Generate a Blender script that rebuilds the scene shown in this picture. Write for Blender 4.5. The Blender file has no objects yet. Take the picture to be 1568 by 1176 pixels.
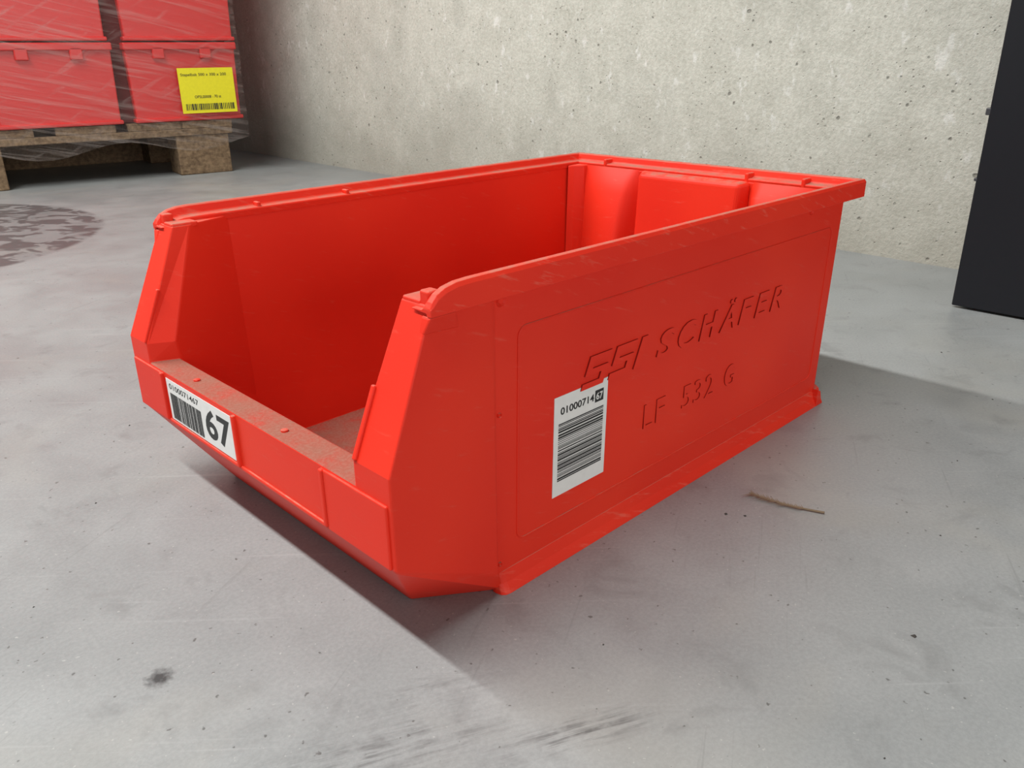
import bpy, bmesh, random
from math import *
from mathutils import Matrix, Vector
random.seed(7)
S=bpy.context.scene
S.view_settings.view_transform='Standard'
S.view_settings.look='None'
S.view_settings.exposure=0.0

# ---------------------------------------------------------------- node helpers
class NT:
    def __init__(s,name):
        s.m=bpy.data.materials.new(name); s.m.use_nodes=True
        s.t=s.m.node_tree; s.t.nodes.clear()
        s.out=s.n('ShaderNodeOutputMaterial'); 
    def n(s,typ,**kw):
        nd=s.t.nodes.new(typ)
        for k,v in kw.items(): setattr(nd,k,v)
        return nd
    def l(s,a,b): s.t.links.new(a,b)
    def val(s,sock,v):
        if hasattr(v,'is_output') or isinstance(v,bpy.types.NodeSocket): s.l(v,sock)
        else: sock.default_value=v
    def noise(s,vec,scale,detail=4,rough=.55,dist=0):
        nd=s.n('ShaderNodeTexNoise'); s.l(vec,nd.inputs['Vector'])
        nd.inputs['Scale'].default_value=scale; nd.inputs['Detail'].default_value=min(detail,3)
        nd.inputs['Roughness'].default_value=rough; nd.inputs['Distortion'].default_value=dist
        return nd.outputs['Fac']
    def ramp(s,fac,stops):
        nd=s.n('ShaderNodeValToRGB'); s.l(fac,nd.inputs[0]); cr=nd.color_ramp
        while len(cr.elements)<len(stops): cr.elements.new(.5)
        for e,(p,c) in zip(cr.elements,stops):
            e.position=p
            if not isinstance(c,(tuple,list)): c=(c,c,c)
            e.color=(*c[:3],1)
        return nd.outputs[0]
    def math(s,op,a,b=0.0,c=None,clamp=False):
        nd=s.n('ShaderNodeMath',operation=op); nd.use_clamp=clamp
        s.val(nd.inputs[0],a); s.val(nd.inputs[1],b)
        if c is not None: s.val(nd.inputs[2],c)
        return nd.outputs[0]
    def mix(s,fac,a,b,blend='MIX'):
        nd=s.n('ShaderNodeMix',data_type='RGBA',blend_type=blend)
        s.val(nd.inputs[0],fac)
        for i,v in ((6,a),(7,b)):
            if isinstance(v,(tuple,list)): v=(*v[:3],1)
            s.val(nd.inputs[i],v)
        return nd.outputs[2]
    def geo(s): return s.n('ShaderNodeNewGeometry')
    def mapping(s,vec,loc=(0,0,0),rot=(0,0,0),sc=(1,1,1)):
        nd=s.n('ShaderNodeMapping',vector_type='TEXTURE'); s.l(vec,nd.inputs[0])
        nd.inputs[1].default_value=loc; nd.inputs[2].default_value=rot; nd.inputs[3].default_value=tuple(1/a for a in sc)
        return nd.outputs[0]
    def bsdf(s,color,rough=.5,spec=.5,bump=None,bstr=.2,bdist=.001,metal=0):
        b=s.n('ShaderNodeBsdfPrincipled')
        if isinstance(color,(tuple,list)): color=(*color[:3],1)
        s.val(b.inputs['Base Color'],color); s.val(b.inputs['Roughness'],rough)
        b.inputs['Specular IOR Level'].default_value=spec; b.inputs['Metallic'].default_value=metal
        if bump is not None:
            bn=s.n('ShaderNodeBump'); bn.inputs['Strength'].default_value=bstr; bn.inputs['Distance'].default_value=bdist
            s.l(bump,bn.inputs['Height']); s.l(bn.outputs[0],b.inputs['Normal'])
        s.l(b.outputs[0],s.out.inputs[0]); return b
def simple(name,col,rough=.5,spec=.5):
    t=NT(name); v=t.geo().outputs['Position']
    n=t.noise(v,150,1)
    c=t.mix(n,tuple(x*.93 for x in col),tuple(min(1,x*1.05) for x in col))
    t.bsdf(c,rough,spec); return t.m

# ---------------------------------------------------------------- materials
def m_red(extra=0.0):
    t=NT('red_plastic'+('_rim' if extra else '')); g=t.geo(); P=g.outputs['Position']
    base=t.ramp(t.noise(P,9,1),[(.3,(.70,.024,.010)),(.7,(.76,.034,.013))])
    sep=t.n('ShaderNodeSeparateXYZ'); t.l(g.outputs['Normal'],sep.inputs[0])
    up=t.math('MULTIPLY',t.math('SUBTRACT',sep.outputs[2],.60),4,clamp=True)
    n=t.ramp(t.noise(P,75,3,.7),[(.34,.05+extra*.6),(.62,.9)])
    n2=t.ramp(t.noise(P,16,2),[(.32,.25+extra),(.62,1)])
    d=t.math('MULTIPLY',t.math('MULTIPLY',up,n),n2)
    sc=t.ramp(t.noise(t.mapping(P,rot=(0,.35,0),sc=(1,1,7)),40,3,.7),[(.62-extra*.1,0),(.76-extra*.1,.20+extra*.3)])
    c=t.mix(sc,base,(.70,.19,.13))
    c=t.mix(d,c,(.36,.17,.125))
    r=t.math('ADD',.50,t.math('MULTIPLY',d,.4))
    t.bsdf(c,r,.24,bump=t.noise(P,1100,1),bstr=.12,bdist=.0003); return t.m
def m_red_dusty():
    t=NT('dusty_red_plastic'); P=t.geo().outputs['Position']
    c=t.ramp(t.noise(P,40,3,.7),[(.25,(.46,.035,.022)),(.45,(.33,.085,.058)),(.75,(.27,.115,.08))])
    c=t.mix(t.ramp(t.noise(P,500,2,.6),[(.45,0),(.6,.25)]),c,(.34,.20,.155))
    t.bsdf(c,.85,.2,bump=t.noise(P,900,1),bstr=.3,bdist=.0005); return t.m
def m_floor():
    t=NT('polished_concrete'); P=t.geo().outputs['Position']
    a=t.noise(P,1.6,3,.55); b=t.noise(P,8,3,.65,.4); c3=t.noise(P,420,2,.7)
    c=t.ramp(a,[(.3,(.255,.262,.258)),(.7,(.315,.322,.315))])
    c=t.mix(.55,c,t.ramp(b,[(.3,(.21,.218,.216)),(.72,(.345,.35,.342))]))
    c=t.mix(.20,c,t.ramp(c3,[(.35,(.19,.19,.185)),(.65,(.38,.38,.365))]))
    w=t.ramp(t.noise(P,4.5,3,.6,.5),[(.53,0),(.70,.35)])
    c=t.mix(w,c,(.345,.325,.28))
    dk=t.ramp(t.noise(P,20,3,.75,.6),[(.56,0),(.74,.42)])
    c=t.mix(dk,c,(.165,.165,.16))
    g=t.ramp(t.noise(P,190,2,.5),[(.70,0),(.74,.75)])
    c=t.mix(g,c,(.08,.075,.07))
    g2=t.ramp(t.noise(P,330,2,.5),[(.70,0),(.74,.5)])
    c=t.mix(g2,c,(.48,.47,.44))
    s=t.ramp(t.noise(t.mapping(P,rot=(0,0,-.75),sc=(2,70,1)),2,3,.6),[(.63,0),(.72,.25)])
    c=t.mix(s,c,(.44,.44,.43))
    s2=t.ramp(t.noise(t.mapping(P,loc=(3,1,0),rot=(0,0,.5),sc=(3,90,1)),2,3,.6),[(.64,0),(.74,.35)])
    c=t.mix(s2,c,(.15,.15,.145))
    sep=t.n('ShaderNodeSeparateXYZ'); t.l(P,sep.inputs[0]); X,Y=sep.outputs[0],sep.outputs[1]
    def dist(cx,cy,sx=1,sy=1,rot=0.0):
        dx=t.math('SUBTRACT',X,cx); dy=t.math('SUBTRACT',Y,cy)
        u=t.math('ADD',t.math('MULTIPLY',dx,cos(rot)/sx),t.math('MULTIPLY',dy,sin(rot)/sx))
        v=t.math('ADD',t.math('MULTIPLY',dx,-sin(rot)/sy),t.math('MULTIPLY',dy,cos(rot)/sy))
        return t.math('SQRT',t.math('ADD',t.math('MULTIPLY',u,u),t.math('MULTIPLY',v,v)))
    ang=-.45
    st=t.ramp(t.noise(t.mapping(P,rot=(0,0,ang),sc=(14,170,1)),1.6,3,.75,.2),[(.42,0),(.60,1)])
    patch=t.ramp(t.noise(P,60,3,.65),[(.38,.15),(.56,1)])
    st=t.math('MULTIPLY',st,patch)
    for (cx,cy,sx,sy,k) in ((.035,-.092,.055,.013,.8),(-.035,-.035,.080,.024,.58),(-.05,-.075,.070,.026,.55),(.0,-.02,.05,.014,.4)):
        r=t.ramp(dist(cx,cy,sx,sy,ang),[(.2,1),(1,0)])
        c=t.mix(t.math('MULTIPLY',t.math('MULTIPLY',r,st),k),c,(.085,.085,.083))
    wob=t.math('ADD',dist(-.092,.088,.0085,.0085),t.math('MULTIPLY',t.math('SUBTRACT',t.noise(P,300,3),.5),1.3))
    c=t.mix(t.ramp(wob,[(.25,.9),(1.0,0)]),c,(.03,.03,.03))
    D=dist(-.06,1.575)
    inside=t.ramp(D,[(.434,1),(.446,0)])
    tread=t.ramp(t.noise(t.mapping(P,rot=(0,0,.5),sc=(1.7,1,1)),17,2,.6,.8),[(.47,.92),(.54,.30)])
    m=t.math('MULTIPLY',inside,tread)
    c=t.mix(m,c,(.080,.080,.079))
    c=t.mix(1.0,c,(.90,.925,.94),'MULTIPLY')
    rr=t.ramp(b,[(.3,.34),(.7,.48)])
    t.bsdf(c,rr,.5,bump=c3,bstr=.06,bdist=.0005); return t.m
def m_wall():
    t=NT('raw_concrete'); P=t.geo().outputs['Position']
    a=t.noise(P,1.3,3,.6); b=t.noise(P,22,3,.65); f=t.noise(P,160,3,.7)
    c=t.ramp(a,[(.3,(.47,.465,.395)),(.7,(.60,.595,.52))])
    c=t.mix(.5,c,t.ramp(b,[(.3,(.41,.405,.34)),(.7,(.67,.665,.59))]))
    c=t.mix(.35,c,t.ramp(f,[(.3,(.36,.36,.31)),(.7,(.76,.76,.69))]))
    vo=t.n('ShaderNodeTexVoronoi'); t.l(P,vo.inputs['Vector']); vo.inputs['Scale'].default_value=42
    pz=t.math('ADD',vo.outputs['Distance'],t.math('MULTIPLY',t.noise(P,60,2),.55))
    pore=t.ramp(pz,[(.28,1),(.37,0)])
    c=t.mix(t.math('MULTIPLY',pore,.75),c,(.17,.165,.14))
    vo2=t.n('ShaderNodeTexVoronoi'); t.l(P,vo2.inputs['Vector']); vo2.inputs['Scale'].default_value=90
    pz2=t.math('ADD',vo2.outputs['Distance'],t.math('MULTIPLY',b,.6))
    pore2=t.ramp(pz2,[(.33,1),(.42,0)])
    c=t.mix(t.math('MULTIPLY',pore2,.5),c,(.28,.27,.23))
    wh=t.ramp(t.noise(t.mapping(P,sc=(1,1.6,1)),26,3,.6),[(.62,0),(.70,.6)])
    c=t.mix(wh,c,(.76,.76,.72))
    gb=t.ramp(t.noise(P,5,3,.65,.4),[(.48,0),(.72,.45)])
    c=t.mix(gb,c,(.37,.37,.325))
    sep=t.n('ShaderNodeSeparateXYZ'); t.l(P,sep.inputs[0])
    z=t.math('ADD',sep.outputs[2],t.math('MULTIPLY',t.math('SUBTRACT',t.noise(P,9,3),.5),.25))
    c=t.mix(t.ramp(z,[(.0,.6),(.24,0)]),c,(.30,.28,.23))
    h=t.math('SUBTRACT',f,t.math('MULTIPLY',t.math('MAXIMUM',pore,pore2),1.2))
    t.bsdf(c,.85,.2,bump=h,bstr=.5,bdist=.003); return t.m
def m_wood():
    t=NT('pallet_wood'); P=t.geo().outputs['Position']
    w=t.noise(t.mapping(P,sc=(3,3,30)),7,3,.65,.4); s=t.noise(P,90,3,.7)
    c=t.ramp(w,[(.3,(.12,.078,.045)),(.7,(.25,.165,.095))])
    c=t.mix(.45,c,t.ramp(s,[(.35,(.07,.045,.03)),(.65,(.36,.25,.15))]))
    t.bsdf(c,.8,.2,bump=s,bstr=.4,bdist=.002); return t.m
def m_film():
    t=NT('stretch_film'); P=t.geo().outputs['Position']
    a=t.noise(t.mapping(P,rot=(0,.22,0),sc=(1.2,1.2,22)),4,3,.6,.5)
    b=t.noise(t.mapping(P,rot=(0,-.55,0),sc=(1.5,1.5,14)),3,3,.6,.5)
    f=t.math('MAXIMUM',t.ramp(a,[(.48,.04),(.74,.28)]),t.ramp(b,[(.54,0),(.74,.24)]))
    g=t.n('ShaderNodeBsdfPrincipled'); g.inputs['Base Color'].default_value=(.62,.54,.50,1)
    g.inputs['Roughness'].default_value=.20
    bn=t.n('ShaderNodeBump'); bn.inputs['Strength'].default_value=.6; bn.inputs['Distance'].default_value=.012
    t.l(a,bn.inputs['Height']); t.l(bn.outputs[0],g.inputs['Normal'])
    tr=t.n('ShaderNodeBsdfTransparent'); mx=t.n('ShaderNodeMixShader')
    t.l(f,mx.inputs[0]); t.l(tr.outputs[0],mx.inputs[1]); t.l(g.outputs[0],mx.inputs[2]); t.l(mx.outputs[0],t.out.inputs[0])
    return t.m
RED=m_red(); REDRIM=m_red(.5); DUST=m_red_dusty(); FLOOR=m_floor(); WALL=m_wall(); WOOD=m_wood(); FILM=m_film()
EDGESHADE=simple('shaded_red_edges',(.27,.012,.007),.7,.2)  # darker copy of the red, edge shading put into the colour
WHITE=simple('label_paper',(.74,.73,.71),.4); BLACK=simple('label_ink',(.012,.012,.012),.5)
YELLOW=simple('yellow_label',(.82,.74,.01),.5); DARK=simple('black_powder_coat',(.009,.010,.013),.5,.3)
STEEL=simple('grey_fitting',(.05,.05,.055),.4); FEATH=simple('feather_tan',(.19,.14,.09),.8,.2)
GRIT=simple('grit',(.06,.055,.05),.9,.1); STACKRED=simple('stack_red',(.62,.022,.020),.35,.5)
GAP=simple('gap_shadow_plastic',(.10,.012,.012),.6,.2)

# ---------------------------------------------------------------- mesh helpers
def empty(name,loc=(0,0,0)):
    e=bpy.data.objects.new(name,None); S.collection.objects.link(e); e.location=loc; e.empty_display_size=.05; return e
def mesh(name,verts,faces,mat,parent=None,bevel=0,seg=2,mw=None,recalc=True,smooth=False):
    me=bpy.data.meshes.new(name); me.from_pydata([tuple(v) for v in verts],[],faces); me.update()
    if recalc:
        bm=bmesh.new(); bm.from_mesh(me); bmesh.ops.recalc_face_normals(bm,faces=bm.faces); bm.to_mesh(me); bm.free()
    o=bpy.data.objects.new(name,me); S.collection.objects.link(o)
    me.materials.append(mat)
    if parent: o.parent=parent
    if mw is not None: o.matrix_world=mw
    if bevel:
        b=o.modifiers.new('bevel','BEVEL'); b.width=bevel; b.segments=seg; b.limit_method='ANGLE'; b.angle_limit=radians(25); b.harden_normals=False
    if smooth:
        for p in me.polygons: p.use_smooth=True
    return o
def shade_sides(o):  # paints shade on the side faces of raised letters
    me=o.data; me.materials.append(EDGESHADE); me.update()
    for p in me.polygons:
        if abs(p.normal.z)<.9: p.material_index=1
def boxdata(x0,x1,y0,y1,z0,z1):
    v=[(x0,y0,z0),(x1,y0,z0),(x1,y1,z0),(x0,y1,z0),(x0,y0,z1),(x1,y0,z1),(x1,y1,z1),(x0,y1,z1)]
    f=[(0,3,2,1),(4,5,6,7),(0,1,5,4),(1,2,6,5),(2,3,7,6),(3,0,4,7)]
    return v,f
def boxes(name,lst,mat,parent=None,bevel=0,mw=None,seg=2):
    V=[];F=[]
    for b in lst:
        v,f=boxdata(*b); k=len(V); V+=v; F+=[tuple(i+k for i in q) for q in f]
    return mesh(name,V,F,mat,parent,bevel,seg,mw)
def text(name,s,size,mat,mw,parent,extrude=.0002,width=None,shear=0,offset=0,space=1.0,height=None,bev=0):
    cu=bpy.data.curves.new(name,'FONT'); cu.body=s; cu.size=1.0; K=1.0/size
    cu.extrude=extrude*K; cu.shear=shear; cu.offset=offset*K; cu.space_character=space; cu.bevel_depth=bev*K; cu.bevel_resolution=1
    cu.resolution_u=4
    o=bpy.data.objects.new(name,cu); S.collection.objects.link(o)
    bpy.context.view_layer.update()
    dg=bpy.context.evaluated_depsgraph_get(); me=bpy.data.meshes.new_from_object(o.evaluated_get(dg))
    bpy.data.objects.remove(o)
    xs=[v.co.x for v in me.vertices]; ys=[v.co.y for v in me.vertices]
    x0,x1,y0,y1=min(xs),max(xs),min(ys),max(ys)
    sx=(width/(x1-x0)) if width else size; sy=(height/(y1-y0)) if height else sx
    for v in me.vertices: v.co.x=(v.co.x-x0)*sx; v.co.y=(v.co.y-y0)*sy; v.co.z*=size
    me.materials.clear(); me.materials.append(mat)
    o=bpy.data.objects.new(name,me); S.collection.objects.link(o); o.parent=parent; o.matrix_world=mw
    return o

# ================================================================= STORAGE BIN
W=.312
BIN=empty('storage_bin')
def wy(z): return .0145-.004*z/.19
wing=lambda x:.0095*x/.078
R={ 'a0':(0,0,.0615),'a1':(0,0,.1),'a2':(0,0,.114),'a3':(.033,wing(.033),.191),
 'c0':(.078,.0095,.017),'c3':(.078,.0095,.191),
 's0':(.080,wy(.017),.017),'sb':(.087,.0145,.0),'s3':(.080,wy(.191),.191),
 'b0':(.4785,.0145,0),'b3':(.4785,wy(.191),.191),'d0':(.041,.047,0),
 'l0':(0,.030,.1),'l1':(.019,.0382,.1),'f2':(0,.030,.114),'f3':(.033,.026,.191),
 'g2':(.017,.0386,.114),'g3':(.046,.026,.191),'j3':(.080,.0135,.191),'j1':(.082,.0165,.046),'j0':(.092,.0190,.0045),'k':(.060,.044,.0045),
 'm0':(.472,.018,.0045),'m3':(.474,.0135,.191)}
keys=list(R); V=[];idx={}
for s in 'RL':
    for k in keys:
        x,y,z=R[k]; 
        if s=='L': y=W-y
        idx[k+s]=len(V); V.append((x,y,z))
F=[]
def fs(*q):
    for s in 'RL': F.append(tuple(idx[k+s] for k in q))
def fm(*q): F.append(tuple(idx[k] for k in q))
fs('a0','c0','c3','a3','a2','a1'); fs('c0','s0','s3','c3'); fs('s0','sb','b0','b3','s3')
fs('a0','c0','sb','d0'); fs('c0','s0','sb')
fm('a0R','a0L','d0L','d0R'); fm('d0R','sbR','b0R','b0L','sbL','d0L')
fm('a0R','a1R','l0R','l0L','a1L','a0L'); fs('a1','a2','f2','l0')
fs('a2','a3','f3','f2'); fs('f2','f3','g3','g2'); fs('l0','f2','g2','l1')
fm('l0R','l1R','l1L','l0L'); fm('l1R','kR','kL','l1L')
fs('l1','g2','g3','j3','j1'); fs('l1','j1','j0','k')
fs('j3','m3','m0','j0','j1'); fm('kR','j0R','m0R','m0L','j0L','kL')
fm('m0R','m3R','m3L','m0L'); fm('b0R','b3R','b3L','b0L')
fs('a3','f3','g3','c3'); fs('c3','g3','j3','s3'); fs('s3','j3','m3','b3'); fm('b3R','m3R','m3L','b3L')
body=mesh('tub',V,F,RED,BIN,.0012,3)
body.data.materials.append(DUST)
for p in body.data.polygons:
    c=p.center; n=p.normal
    if n.z>.9 and c.z<.02: p.material_index=1
    if n.z>.9 and .09<c.z<.105: p.material_index=1

XB=.4915
prof=[(0,.1865),(0,.1985),(.0010,.2008),(.0042,.2010),(.0056,.2000),(.0066,.1955),(.0075,.1945),(.0138,.1940),(.0145,.1930),(.0140,.1885),(.0035,.1880),(.0030,.1865)]
path=[(.0300,-.0105),(.0318,-.0075),(.0350,-.0042),(.0400,-.0018),(.047,-.0004),(.056,0),(.20,0),(.35,0)]
rings=[]
def ring_side(x,dz,left):
    r=[]
    for d,z in prof:
        zz=z+dz if z>.19 else z
        zz=max(zz,z if z<.19 else .1885+(z-.19)*.2)
        r.append((x,(W-d) if left else d,zz))
    return r
for x,dz in path: rings.append(ring_side(x,dz,False))
rings.append([(XB-1.2*d,d,z) for d,z in prof])
rings.append([(XB-1.2*d,W-d,z) for d,z in prof])
for x,dz in reversed(path): rings.append(ring_side(x,dz,True))
V=[];F=[];n=len(prof)
for r in rings: V+=r
for i in range(len(rings)-1):
    for j in range(n):
        F.append((i*n+j,i*n+(j+1)%n,(i+1)*n+(j+1)%n,(i+1)*n+j))
F.append(tuple(range(n))); F.append(tuple((len(rings)-1)*n+j for j in range(n)))
mesh('rim',V,F,REDRIM,BIN,.0009,3)
ribs=[]
for y in (.262,.100,.046): ribs.append((.4735,.4885,y-.0018,y+.0018,.190,.1985))
for s in (0,1):
    yy=lambda a,b:(a,b) if s==0 else (W-b,W-a)
    ribs.append((.0335,.0405,*yy(.0055,.0125),.188,.1975))
    ribs.append((.033,.052,*yy(.0115,.0255),.1885,.1925))
    for x in (.105,.185): ribs.append((x,x+.0035,*yy(.006,.0135),.190,.1975))
boxes('rim_ribs',ribs,REDRIM,BIN,.0012,seg=3)
V=[];F=[]
for s in (0,1):
    y=(lambda a:a) if s==0 else (lambda a:W-a)
    k=len(V)
    V+=[(.030,y(.0002),.1865),(.046,y(.0002),.1865),(.052,y(.0055),.176),(.0275,y(.0034),.178),
        (.030,y(.0075),.1865),(.046,y(.0075),.1865),(.052,y(.0085),.176),(.0275,y(.0075),.178)]
    F+=[tuple(k+i for i in q) for q in [(0,1,2,3),(4,7,6,5),(0,4,5,1),(1,5,6,2),(2,6,7,3),(3,7,4,0)]]
mesh('rim_gussets',V,F,RED,BIN,.001)
fp=[(.0175,.016),(.0138,.0135),(.0118,.0065),(.0095,.0022),(.0085,0),(.0175,0)]
V=[];F=[]
for s in (0,1):
    base=len(V)
    st=[(.0805,.75),(.0815,.30),(.0835,.08),(.087,0),(.30,0),(.4865,0)]
    for x,sh in st:
        for d,z in fp:
            dd=d+(.0175-d)*sh
            V.append((x,dd if s==0 else W-dd,z))
    m=len(fp)
    for i in range(len(st)-1):
        for j in range(m): F.append((base+i*m+j,base+i*m+(j+1)%m,base+(i+1)*m+(j+1)%m,base+(i+1)*m+j))
    F.append(tuple(base+j for j in range(m))); F.append(tuple(base+(len(st)-1)*m+j for j in range(m)))
base=len(V)
bp=[(.474,.016),(.4795,.0135),(.483,.004),(.4865,.0),(.474,0)]
for y in (.0085,W-.0085):
    for x,z in bp: V.append((x,y,z))
m=len(bp)
for j in range(m): F.append((base+j,base+(j+1)%m,base+m+(j+1)%m,base+m+j))
F.append(tuple(base+j for j in range(m))); F.append(tuple(base+m+j for j in range(m)))
mesh('base_flange',V,F,REDRIM,BIN,.0008,2)

th=atan(.004/.19)
def sideM(x,z,off=0.0):
    up=Vector((0,-sin(th),cos(th))); nx=Vector((1,0,0)); nn=nx.cross(up)
    p=Vector((x,wy(z),z))+nn*off
    return Matrix(((nx.x,up.x,nn.x,p.x),(nx.y,up.y,nn.y,p.y),(nx.z,up.z,nn.z,p.z),(0,0,0,1)))
def leftM(x,z,off=0.0):
    up=Vector((0,sin(th),cos(th))); nx=Vector((-1,0,0)); nn=nx.cross(up)
    p=Vector((x,W-wy(z),z))+nn*off
    return Matrix(((nx.x,up.x,nn.x,p.x),(nx.y,up.y,nn.y,p.y),(nx.z,up.z,nn.z,p.z),(0,0,0,1)))
def outline(name,w,h,r,mw,rad=.0006):
    cu=bpy.data.curves.new(name,'CURVE'); cu.dimensions='3D'; cu.bevel_depth=rad; cu.bevel_resolution=2
    sp=cu.splines.new('POLY'); pts=[]
    for cx,cy,a0 in ((w-r,h-r,0),(r,h-r,90),(r,r,180),(w-r,r,270)):
        for k in range(7):
            a=radians(a0+15*k); pts.append((cx+r*cos(a),cy+r*sin(a),0,1))
    sp.points.add(len(pts)-1)
    for p,q in zip(sp.points,pts): p.co=q
    sp.use_cyclic_u=True
    o=bpy.data.objects.new(name,cu); S.collection.objects.link(o); cu.materials.append(RED)
    o.parent=BIN; o.matrix_world=mw; return o
outline('side_panel_ridge',.366,.134,.006,sideM(.0975,.030,.0001))
outline('side_panel_ridge_far',.366,.134,.006,leftM(.4635,.030,.0001))
def disc(name,x,z,r):
    vs=[];N=16
    for k in range(N): vs.append((r*cos(2*pi*k/N),r*sin(2*pi*k/N),0))
    for k in range(N): vs.append((r*.8*cos(2*pi*k/N),r*.8*sin(2*pi*k/N),.0012))
    for k in range(N): vs.append((r*.45*cos(2*pi*k/N),r*.45*sin(2*pi*k/N),.0002))
    f=[]
    for a in (0,N):
        for k in range(N): f.append((a+k,a+(k+1)%N,a+N+(k+1)%N,a+N+k))
    f.append(tuple(range(2*N,3*N)))
    return mesh(name,vs,f,RED,BIN,mw=sideM(x,z,.0),smooth=False)
disc('boss_a',.0845,.1815,.0035); disc('boss_b',.421,.182,.0028); disc('boss_c',.0830,.117,.0016); disc('boss_d',.083,.020,.0016)
Sg=[(1,1),(0,1),(0,.415),(.74,.415),(.74,.19),(0,.19),(0,0),(1,0),(1,.600),(.26,.600),(.26,.81),(1,.81)]
V=[];F=[]
def glyph(pts,x0,wd,ht,sh=.42,t=.0011):
    k=len(V);n=len(pts)
    for z in (-.0004,t):
        for a,b in pts: V.append((x0+a*wd+b*ht*sh,b*ht,z))
    F.append(tuple(k+i for i in range(n))); F.append(tuple(k+n+i for i in range(n)))
    for i in range(n): F.append((k+i,k+(i+1)%n,k+n+(i+1)%n,k+n+i))
glyph(Sg,0,.0205,.0200); glyph(Sg,.0255,.0205,.0200); glyph([(0,0),(1,0),(1,1),(0,1)],.051,.0060,.0200)
shade_sides(mesh('emboss_logo',V,F,RED,BIN,0,1,mw=sideM(.150,.111,0)))
# lettering set glyph by glyph so every letter keeps its own space
xx=.2260
for ch,wd_ in (('S',.0200),('C',.0215),('H',.0215),('Ä',.0215),('F',.0185),('E',.0190),('R',.0200)):
    ht=.0225 if ch=='Ä' else .0185
    shade_sides(text('emboss_maker_'+{'Ä':'ae'}.get(ch,ch.lower()),ch,.02,RED,sideM(xx,.111,.0000),BIN,extrude=.0010,width=wd_,height=ht,shear=.22,offset=.0003))
    xx+=wd_+.0043
xx=.217
for i,(ch,x_,wd_) in enumerate((('L',.217,.0100),('F',.231,.0100),('5',.262,.0105),('3',.2765,.0105),('2',.291,.0110),('G',.317,.0135))):
    shade_sides(text('emboss_model_%d'%i,ch,.02,RED,sideM(x_,.063,.0000),BIN,extrude=.0008,width=wd_,height=.0175,offset=-.0001))
LM=lambda u,v,o:sideM(.1275+u,.0460+v,o)
boxes('side_label',[(0,.0490,0,.0670,0,.0003)],WHITE,BIN,mw=LM(0,0,.0001))
bars=[];z=.010
while z<.0485:
    h=random.choice([.0004,.0005,.0008,.0012]); bars.append((.004,.0455,z,z+h,0,.0001)); z+=h+random.choice([.0004,.0005,.0009])
boxes('side_label_bars',bars,BLACK,BIN,mw=LM(0,0,.00042))
text('side_label_number','01000714',.01,BLACK,LM(.0055,.0545,.0005),BIN,extrude=.00005,width=.0305,height=.0048,offset=.00018)
boxes('side_label_box',[(.0370,.0450,.0530,.0610,0,.0001)],BLACK,BIN,mw=LM(0,0,.00042))
text('side_label_suffix','67',.01,WHITE,LM(.0380,.0545,.0006),BIN,extrude=.00005,width=.0062,height=.0048,offset=.00015)

def frontM(y,z,off=0.0):
    return Matrix(((0,0,-1,-off),(-1,0,0,y),(0,1,0,z),(0,0,0,1)))
fr=[]
for y in (.158,.0600,.2620): fr.append((-.0024,.003,y-.0017,y+.0017,.0635,.0985))
boxes('lip_ribs',fr,RED,BIN,.0009,seg=2)
fr=[(-.0014,.003,.003,.0585,.0622,.0985),(-.0014,.003,.2635,.309,.0622,.0985),(-.0012,.003,.058,.264,.0618,.0645)]
boxes('lip_bands',fr,RED,BIN,.0007)
FL=lambda u,v,o:frontM(.2570-u,.0655+v,o)
boxes('front_label',[(0,.0960,0,.0305,0,.0003)],WHITE,BIN,mw=FL(0,0,.0002))
text('front_label_number','0100071467',.01,BLACK,FL(.0040,.0235,.0005),BIN,extrude=.00005,width=.045,height=.0042,offset=.00015)
bars=[];u=.004
while u<.050:
    h=random.choice([.0005,.0006,.0010,.0015]); bars.append((u,u+h,.0015,.0205,0,.0001)); u+=h+random.choice([.0005,.0006,.0011])
boxes('front_label_bars',bars,BLACK,BIN,mw=FL(0,0,.00055))
text('front_label_big','67',.02,BLACK,FL(.0560,.0045,.0005),BIN,extrude=.00005,width=.035,height=.0215,offset=.0005)
V=[];F=[]
for (x,y) in ((.008,.225),(.008,.112)):
    b=len(V);N=12
    for rr,zz in ((.0022,.0999),(.0022,.1010),(.0012,.1014)):
        for k in range(N): V.append((x+rr*cos(2*pi*k/N),y+rr*sin(2*pi*k/N),zz))
    for a in (0,N):
        for k in range(N): F.append((b+a+k,b+a+(k+1)%N,b+a+N+(k+1)%N,b+a+N+k))
    F.append(tuple(b+2*N+k for k in range(N)))
mesh('lip_studs',V,F,RED,BIN)
def slopebox(y0,y1,z0,z1,t):
    xs=lambda z:(z-.114)/.077*.033
    nx,nz=-.919,.394
    v=[]
    for z in (z0,z1):
        for y in (y0,y1):
            for o in (-.001,t): v.append((xs(z)+nx*o,y,z+nz*o))
    f=[(0,1,3,2),(4,6,7,5),(0,4,5,1),(2,3,7,6),(0,2,6,4),(1,5,7,3)]
    return v,f
V=[];F=[]
for (y0,y1) in ((.0265,.0295),(W-.0295,W-.0265)):
    v,f=slopebox(y0,y1,.1145,.150,.0016); k=len(V); V+=v; F+=[tuple(i+k for i in q) for q in f]
mesh('frame_guides',V,F,RED,BIN,.0008)

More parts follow.
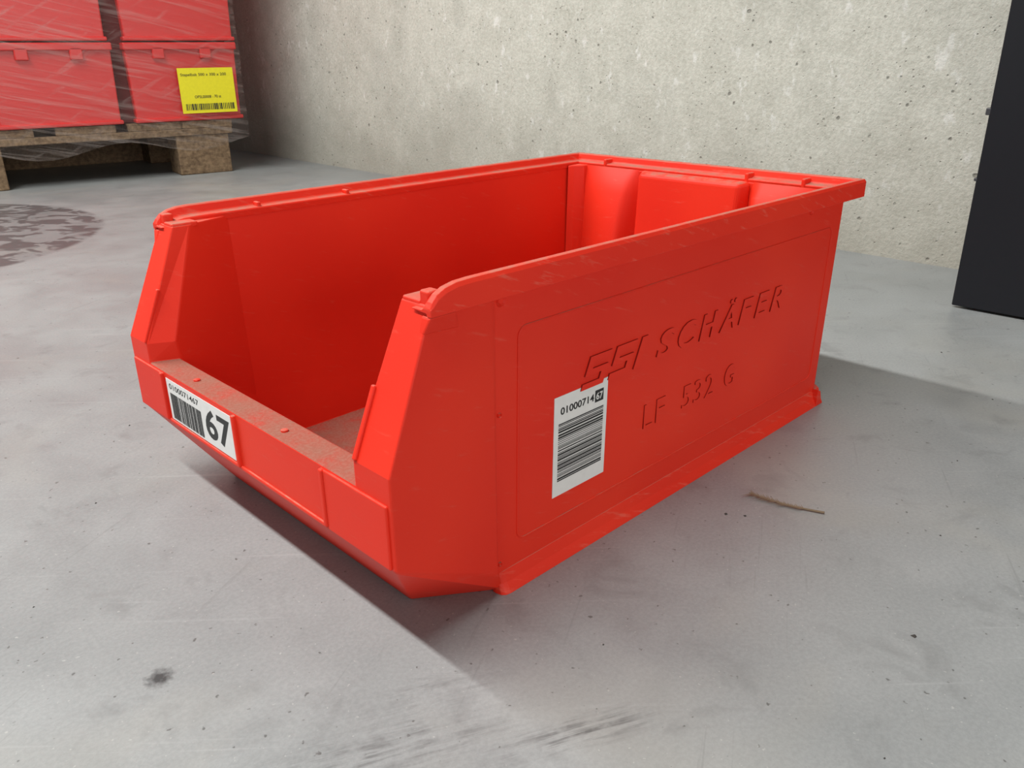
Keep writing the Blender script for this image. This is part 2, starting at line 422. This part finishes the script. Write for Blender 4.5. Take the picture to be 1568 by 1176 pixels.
def patch(name,fn,nu,nv):
    V=[];F=[]
    for i in range(nu+1):
        for j in range(nv+1): V.append(fn(i/nu,j/nv))
    for i in range(nu):
        for j in range(nv): F.append((i*(nv+1)+j,(i+1)*(nv+1)+j,(i+1)*(nv+1)+j+1,i*(nv+1)+j+1))
    return mesh(name,V,F,RED,BIN,recalc=False,smooth=True)
v=[(.4745,.094,.120),(.4745,.215,.120),(.4745,.215,.1925),(.4745,.094,.1925),
   (.4560,.100,.125),(.4560,.209,.125),(.4610,.209,.1905),(.4610,.100,.1905)]
f=[(0,1,2,3),(4,7,6,5),(0,4,5,1),(1,5,6,2),(2,6,7,3),(3,7,4,0)]
mesh('grip_recess',v,f,RED,BIN,.004,4)
def bulge(ya,yb):
    def fn(u,w):
        y=ya+(yb-ya)*u; z=.006+.1855*w
        q=(1-w)
        e=min(1,u/.22); e=e*e*(3-2*e); e2=min(1,(1-u)/.15); e*=e2
        depth=-.002+.042*(q**.55)*(.5+.5*cos(pi*abs(u-.30)*1.2))*e+.003*e
        return (.4738-depth,y,z)
    return fn
patch('corner_web_a',bulge(.209,.298),30,16)
patch('corner_web_b',bulge(.101,.014),30,16)
V=[];F=[]
for s in (0,1):
    y=(lambda a:a) if s==0 else (lambda a:W-a)
    b=len(V)
    for z,k in ((.0045,1.0),(.1915,.75)):
        V+=[(.4745,y(.0135),z),(.4745-.026*k,y(.0135+.003),z),(.4745-.020*k,y(.0135+.010*k),z),(.4745-.006,y(.0135+.018*k),z),(.4745,y(.0135+.019*k),z)]
    for j in range(5): F.append((b+j,b+(j+1)%5,b+5+(j+1)%5,b+5+j))
    F.append(tuple(b+j for j in range(5))); F.append(tuple(b+5+j for j in range(5)))
mesh('corner_pillars',V,F,RED,BIN,.001)
mesh('paper_scrap',[(.128,.142,.0052),(.140,.139,.0052),(.142,.144,.009),(.131,.148,.0065)],[(0,1,2,3)],WHITE,BIN)

# ================================================================= ROOM
boxes('floor',[(-4,6,-4,7,-.1,0)],FLOOR)
fx=lambda y:1.09+.043*(y-.18)
v=[];
for z in (-.02,3.2):
    v+=[(fx(-4),-4,z),(fx(-4)+.2,-4,z),(fx(7)+.2,7,z),(fx(7),7,z)]
mesh('wall_back',v,[(0,3,2,1),(4,5,6,7),(0,1,5,4),(1,2,6,5),(2,3,7,6),(3,0,4,7)],WALL)
CAB=empty('steel_cabinet')
boxes('carcass',[(.886,1.045,-.70,.032,.012,1.9)],DARK,CAB,.002)
boxes('door_leaf',[(.880,.8865,-.333,.0325,.003,1.88),(.880,.8865,-.70,-.337,.003,1.88)],DARK,CAB,.0015)
boxes('plinth',[(.90,1.04,-.69,.025,0,.013)],STEEL,CAB)
boxes('hinge_lugs',[(.880,.892,.031,.0365,.228,.236),(.880,.890,.031,.035,.154,.158),(.878,.892,.031,.0375,.9,.93)],STEEL,CAB,.001)
boxes('door_handle',[(.868,.8805,-.32,-.305,.95,1.07)],STEEL,CAB,.003)

# ================================================================= PALLET + STACK
p0=Vector((.908,1.976,0)); u=Vector((.987,-.160,0)).normalized(); w=Vector((.160,.987,0)).normalized()
PM=Matrix(((u.x,w.x,0,p0.x),(u.y,w.y,0,p0.y),(0,0,1,0),(0,0,0,1)))
PAL=empty('wooden_pallet'); PAL.matrix_world=PM
def pb(name,l,mat,par,bev=0):
    o=boxes(name,l,mat,None,bev); o.parent=par; return o
bl=[(a,b,c,d,0,.104) for a,b in ((-.142,0),(-.70,-.556),(-1.2,-1.055)) for c,d in ((.0,.10),(.35,.45),(.70,.80))]
pb('blocks',bl,WOOD,PAL,.003)
pb('stringers',[(-1.2,.012,c-.005,c+.105,.104,.122) for c in (.0,.35,.70)],WOOD,PAL,.002)
pb('light_block_board',[(-1.2,.0,.452,.470,.0,.104)],WOOD,PAL,.002)  # added board, keeps light out from under the pallet
pb('deck_boards',[(a,a+.142,-.004,.804,.122,.142) for a in (-1.2,-1.01,-.81,-.62,-.43,-.26,-.128)],WOOD,PAL,.002)
STK=empty('stacked_crates'); STK.matrix_world=PM
crV=[];crF=[]
def crate(u0,v0,z0,wd,dp,h):
    def add(v,f):
        k=len(crV); crV.extend(v); crF.extend([tuple(i+k for i in q) for q in f])
    t=.008
    v=[(u0+t,v0+t,z0),(u0+wd-t,v0+t,z0),(u0+wd-t,v0+dp-t,z0),(u0+t,v0+dp-t,z0),
       (u0+.004,v0+.006,z0+h-.004),(u0+wd-.004,v0+.006,z0+h-.004),(u0+wd-.004,v0+dp-.006,z0+h-.004),(u0+.004,v0+dp-.006,z0+h-.004)]
    f=boxdata(0,1,0,1,0,1)[1]; add(v,f)
    add(*boxdata(u0+.001,u0+wd-.001,v0-.004,v0+dp-.001,z0+h-.020,z0+h-.002))
    add(*boxdata(u0+.003,u0+wd-.003,v0+.000,v0+dp-.003,z0,z0+.010))
    add(*boxdata(u0+.07,u0+.10,v0-.004,v0+.012,z0+h-.042,z0+h-.012))
    add(*boxdata(u0+wd-.10,u0+wd-.07,v0-.004,v0+.012,z0+h-.042,z0+h-.012))
cols=[-.240,-.556,-.872,-1.188]
for tier in range(5):
    for ci,cx in enumerate(cols):
        for r in (0,1):
            jx=random.uniform(-.003,.003)
            crate(cx+jx,-.012+r*.405,.143+tier*.200,.290,.40,.198)
o=mesh('crates',crV,crF,STACKRED,None,.003,2); o.parent=STK
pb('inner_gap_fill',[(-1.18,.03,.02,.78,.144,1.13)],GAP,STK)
YL=boxes('yellow_sheet',[(-.118,.028,-.0235,-.0230,.162,.276)],YELLOW,None); YL.parent=STK
bars=[];a=-.108
while a<.018:
    h=random.choice([.0015,.002,.0035]); bars.append((a,a+h,-.0242,-.0238,.170,.186)); a+=h+random.choice([.0015,.002,.003])
pb('yellow_sheet_bars',bars,BLACK,STK)
def ptext(n,s,x,z,wd,ht):
    M=PM@Matrix(((1,0,0,x),(0,0,-1,-.0240),(0,1,0,z),(0,0,0,1)))
    text(n,s,.01,BLACK,M,STK,extrude=.0001,width=wd,height=ht)
ptext('yellow_sheet_line_a','Stapelbak 500 x 300 x 200',-.111,.254,.120,.009)
ptext('yellow_sheet_line_b','OPSL00008 - 70 st',-.082,.200,.070,.007)
def film(name,par,z0,z1,nz,fr,wave,kill=0):
    pts=[(-1.205,-fr),(.0535,-fr),(.0535,.805),(-1.205,.805)]
    V=[];F=[];per=[]
    for i in range(4):
        a=pts[i];b=pts[(i+1)%4];N=40 if i%2==0 else 26
        for k in range(N): per.append((a[0]+(b[0]-a[0])*k/N,a[1]+(b[1]-a[1])*k/N,i))
    for j in range(nz+1):
        for (x,y,i) in per:
            z=z0+(z1-z0)*j/nz
            if j==0: z+=wave*(.016*sin(x*17)+.010*sin(y*23))
            off=.0008*sin(x*31+z*40)+.0006*sin(y*27-z*33)
            V.append((x+(off if i%2 else 0),y+(off if i%2==0 else 0),z))
    n=len(per)
    for j in range(nz):
        for k in range(n): F.append((j*n+k,j*n+(k+1)%n,(j+1)*n+(k+1)%n,(j+1)*n+k))
    o=mesh(name,V,F,FILM,None,smooth=True,recalc=False); o.parent=par
film('stretch_wrap',STK,.1435,1.16,26,.0205,0)
film('stretch_wrap_skirt',PAL,.086,.1425,3,.0205,1)

# ================================================================= FLOOR LITTER
def feather():
    V=[];F=[]
    A=Vector((.291,-.031,.0012));B=Vector((.302,-.083,.0015))
    d=(B-A); L=d.length; d.normalize(); s=Vector((-d.y,d.x,0))
    N=14
    for i in range(N+1):
        t=i/N; p=A+d*(L*t)-s*(.003*sin(pi*t)); r=.0003+.0005*t
        for k in range(6):
            a=2*pi*k/6; V.append(p+s*(r*cos(a))+Vector((0,0,r*sin(a))))
    for i in range(N):
        for k in range(6): F.append((i*6+k,i*6+(k+1)%6,(i+1)*6+(k+1)%6,(i+1)*6+k))
    for i in range(30):
        t=.04+.72*i/30; p=A+d*(L*t)-s*(.003*sin(pi*t))
        for sg in (-1,1):
            ln=random.uniform(.005,.012)*(1 if sg<0 else .6)*(1-.5*t)
            e=p+s*sg*ln*.75-d*ln*.6+Vector((0,0,random.uniform(0,.0012)))
            k=len(V); V+= [p-d*.0006,p+d*.0006,e]; F.append((k,k+1,k+2))
    mesh('feather',V,F,FEATH)
feather()
V=[];F=[]
for (x,y,r) in [(.215,-.177,.0022),(.255,-.034,.0016),(.262,-.045,.0013),(.33,-.15,.001),(.12,-.2,.0008),(.45,-.12,.001),(-.05,.30,.001),(.02,.42,.0012),(.60,-.1,.0012),(.7,-.02,.0014),(-.12,.2,.0007),(.09,-.06,.0009),(.40,-.22,.001)]:
    k=len(V)
    for (a,b,c) in ((1,0,0),(-.3,.8,0),(-.8,-.5,0),(.3,-.7,0),(0,.1,.6)):
        V.append((x+a*r*random.uniform(.7,1.2),y+b*r*random.uniform(.7,1.2),c*r+.0001))
    F+=[(k,k+1,k+4),(k+1,k+2,k+4),(k+2,k+3,k+4),(k+3,k,k+4),(k,k+3,k+2,k+1)]
mesh('floor_crumbs',V,F,GRIT)

# ================================================================= LIGHT
def area(name,loc,sx,sy,power,col=(1,1,1),target=None):
    l=bpy.data.lights.new(name,'AREA'); l.shape='RECTANGLE'; l.size=sx; l.size_y=sy; l.energy=power; l.color=col
    o=bpy.data.objects.new(name,l); S.collection.objects.link(o); o.location=loc
    if target is not None:
        o.rotation_euler=(Vector(target)-Vector(loc)).to_track_quat('-Z','Y').to_euler()
    return o
area('ceiling_tube_row',(-1.0,1.8,2.75),.12,5.0,235,(1,.99,.965))
area('ceiling_tube_row_far',(-3.4,.5,2.9),.5,6.0,30,(.97,.99,1))
area('right_side_fill',(-.2,-3.4,.70),3.0,1.1,50,(1,.98,.95),(.25,.1,.1))  # unseen fill lamp added to brighten the bin's right side
wd=bpy.data.worlds.new('World'); S.world=wd; wd.use_nodes=True
wd.node_tree.nodes['Background'].inputs[0].default_value=(.96,.98,1,1)
wd.node_tree.nodes['Background'].inputs[1].default_value=.20

# ================================================================= CAMERA
Rm=((0.71241,-0.70166,-0.01193),(-0.27105,-0.25945,-0.92694),(0.6473,0.6636,-0.37502))
cm=(-0.1943,-0.2828,0.2989)
cd=bpy.data.cameras.new('camera'); cd.sensor_width=36; cd.lens=36*1247.0/1568; cd.clip_start=.01
co=bpy.data.objects.new('camera',cd); S.collection.objects.link(co)
co.matrix_world=Matrix(((Rm[0][0],-Rm[1][0],-Rm[2][0],cm[0]),(Rm[0][1],-Rm[1][1],-Rm[2][1],cm[1]),(Rm[0][2],-Rm[1][2],-Rm[2][2],cm[2]),(0,0,0,1)))
S.camera=co
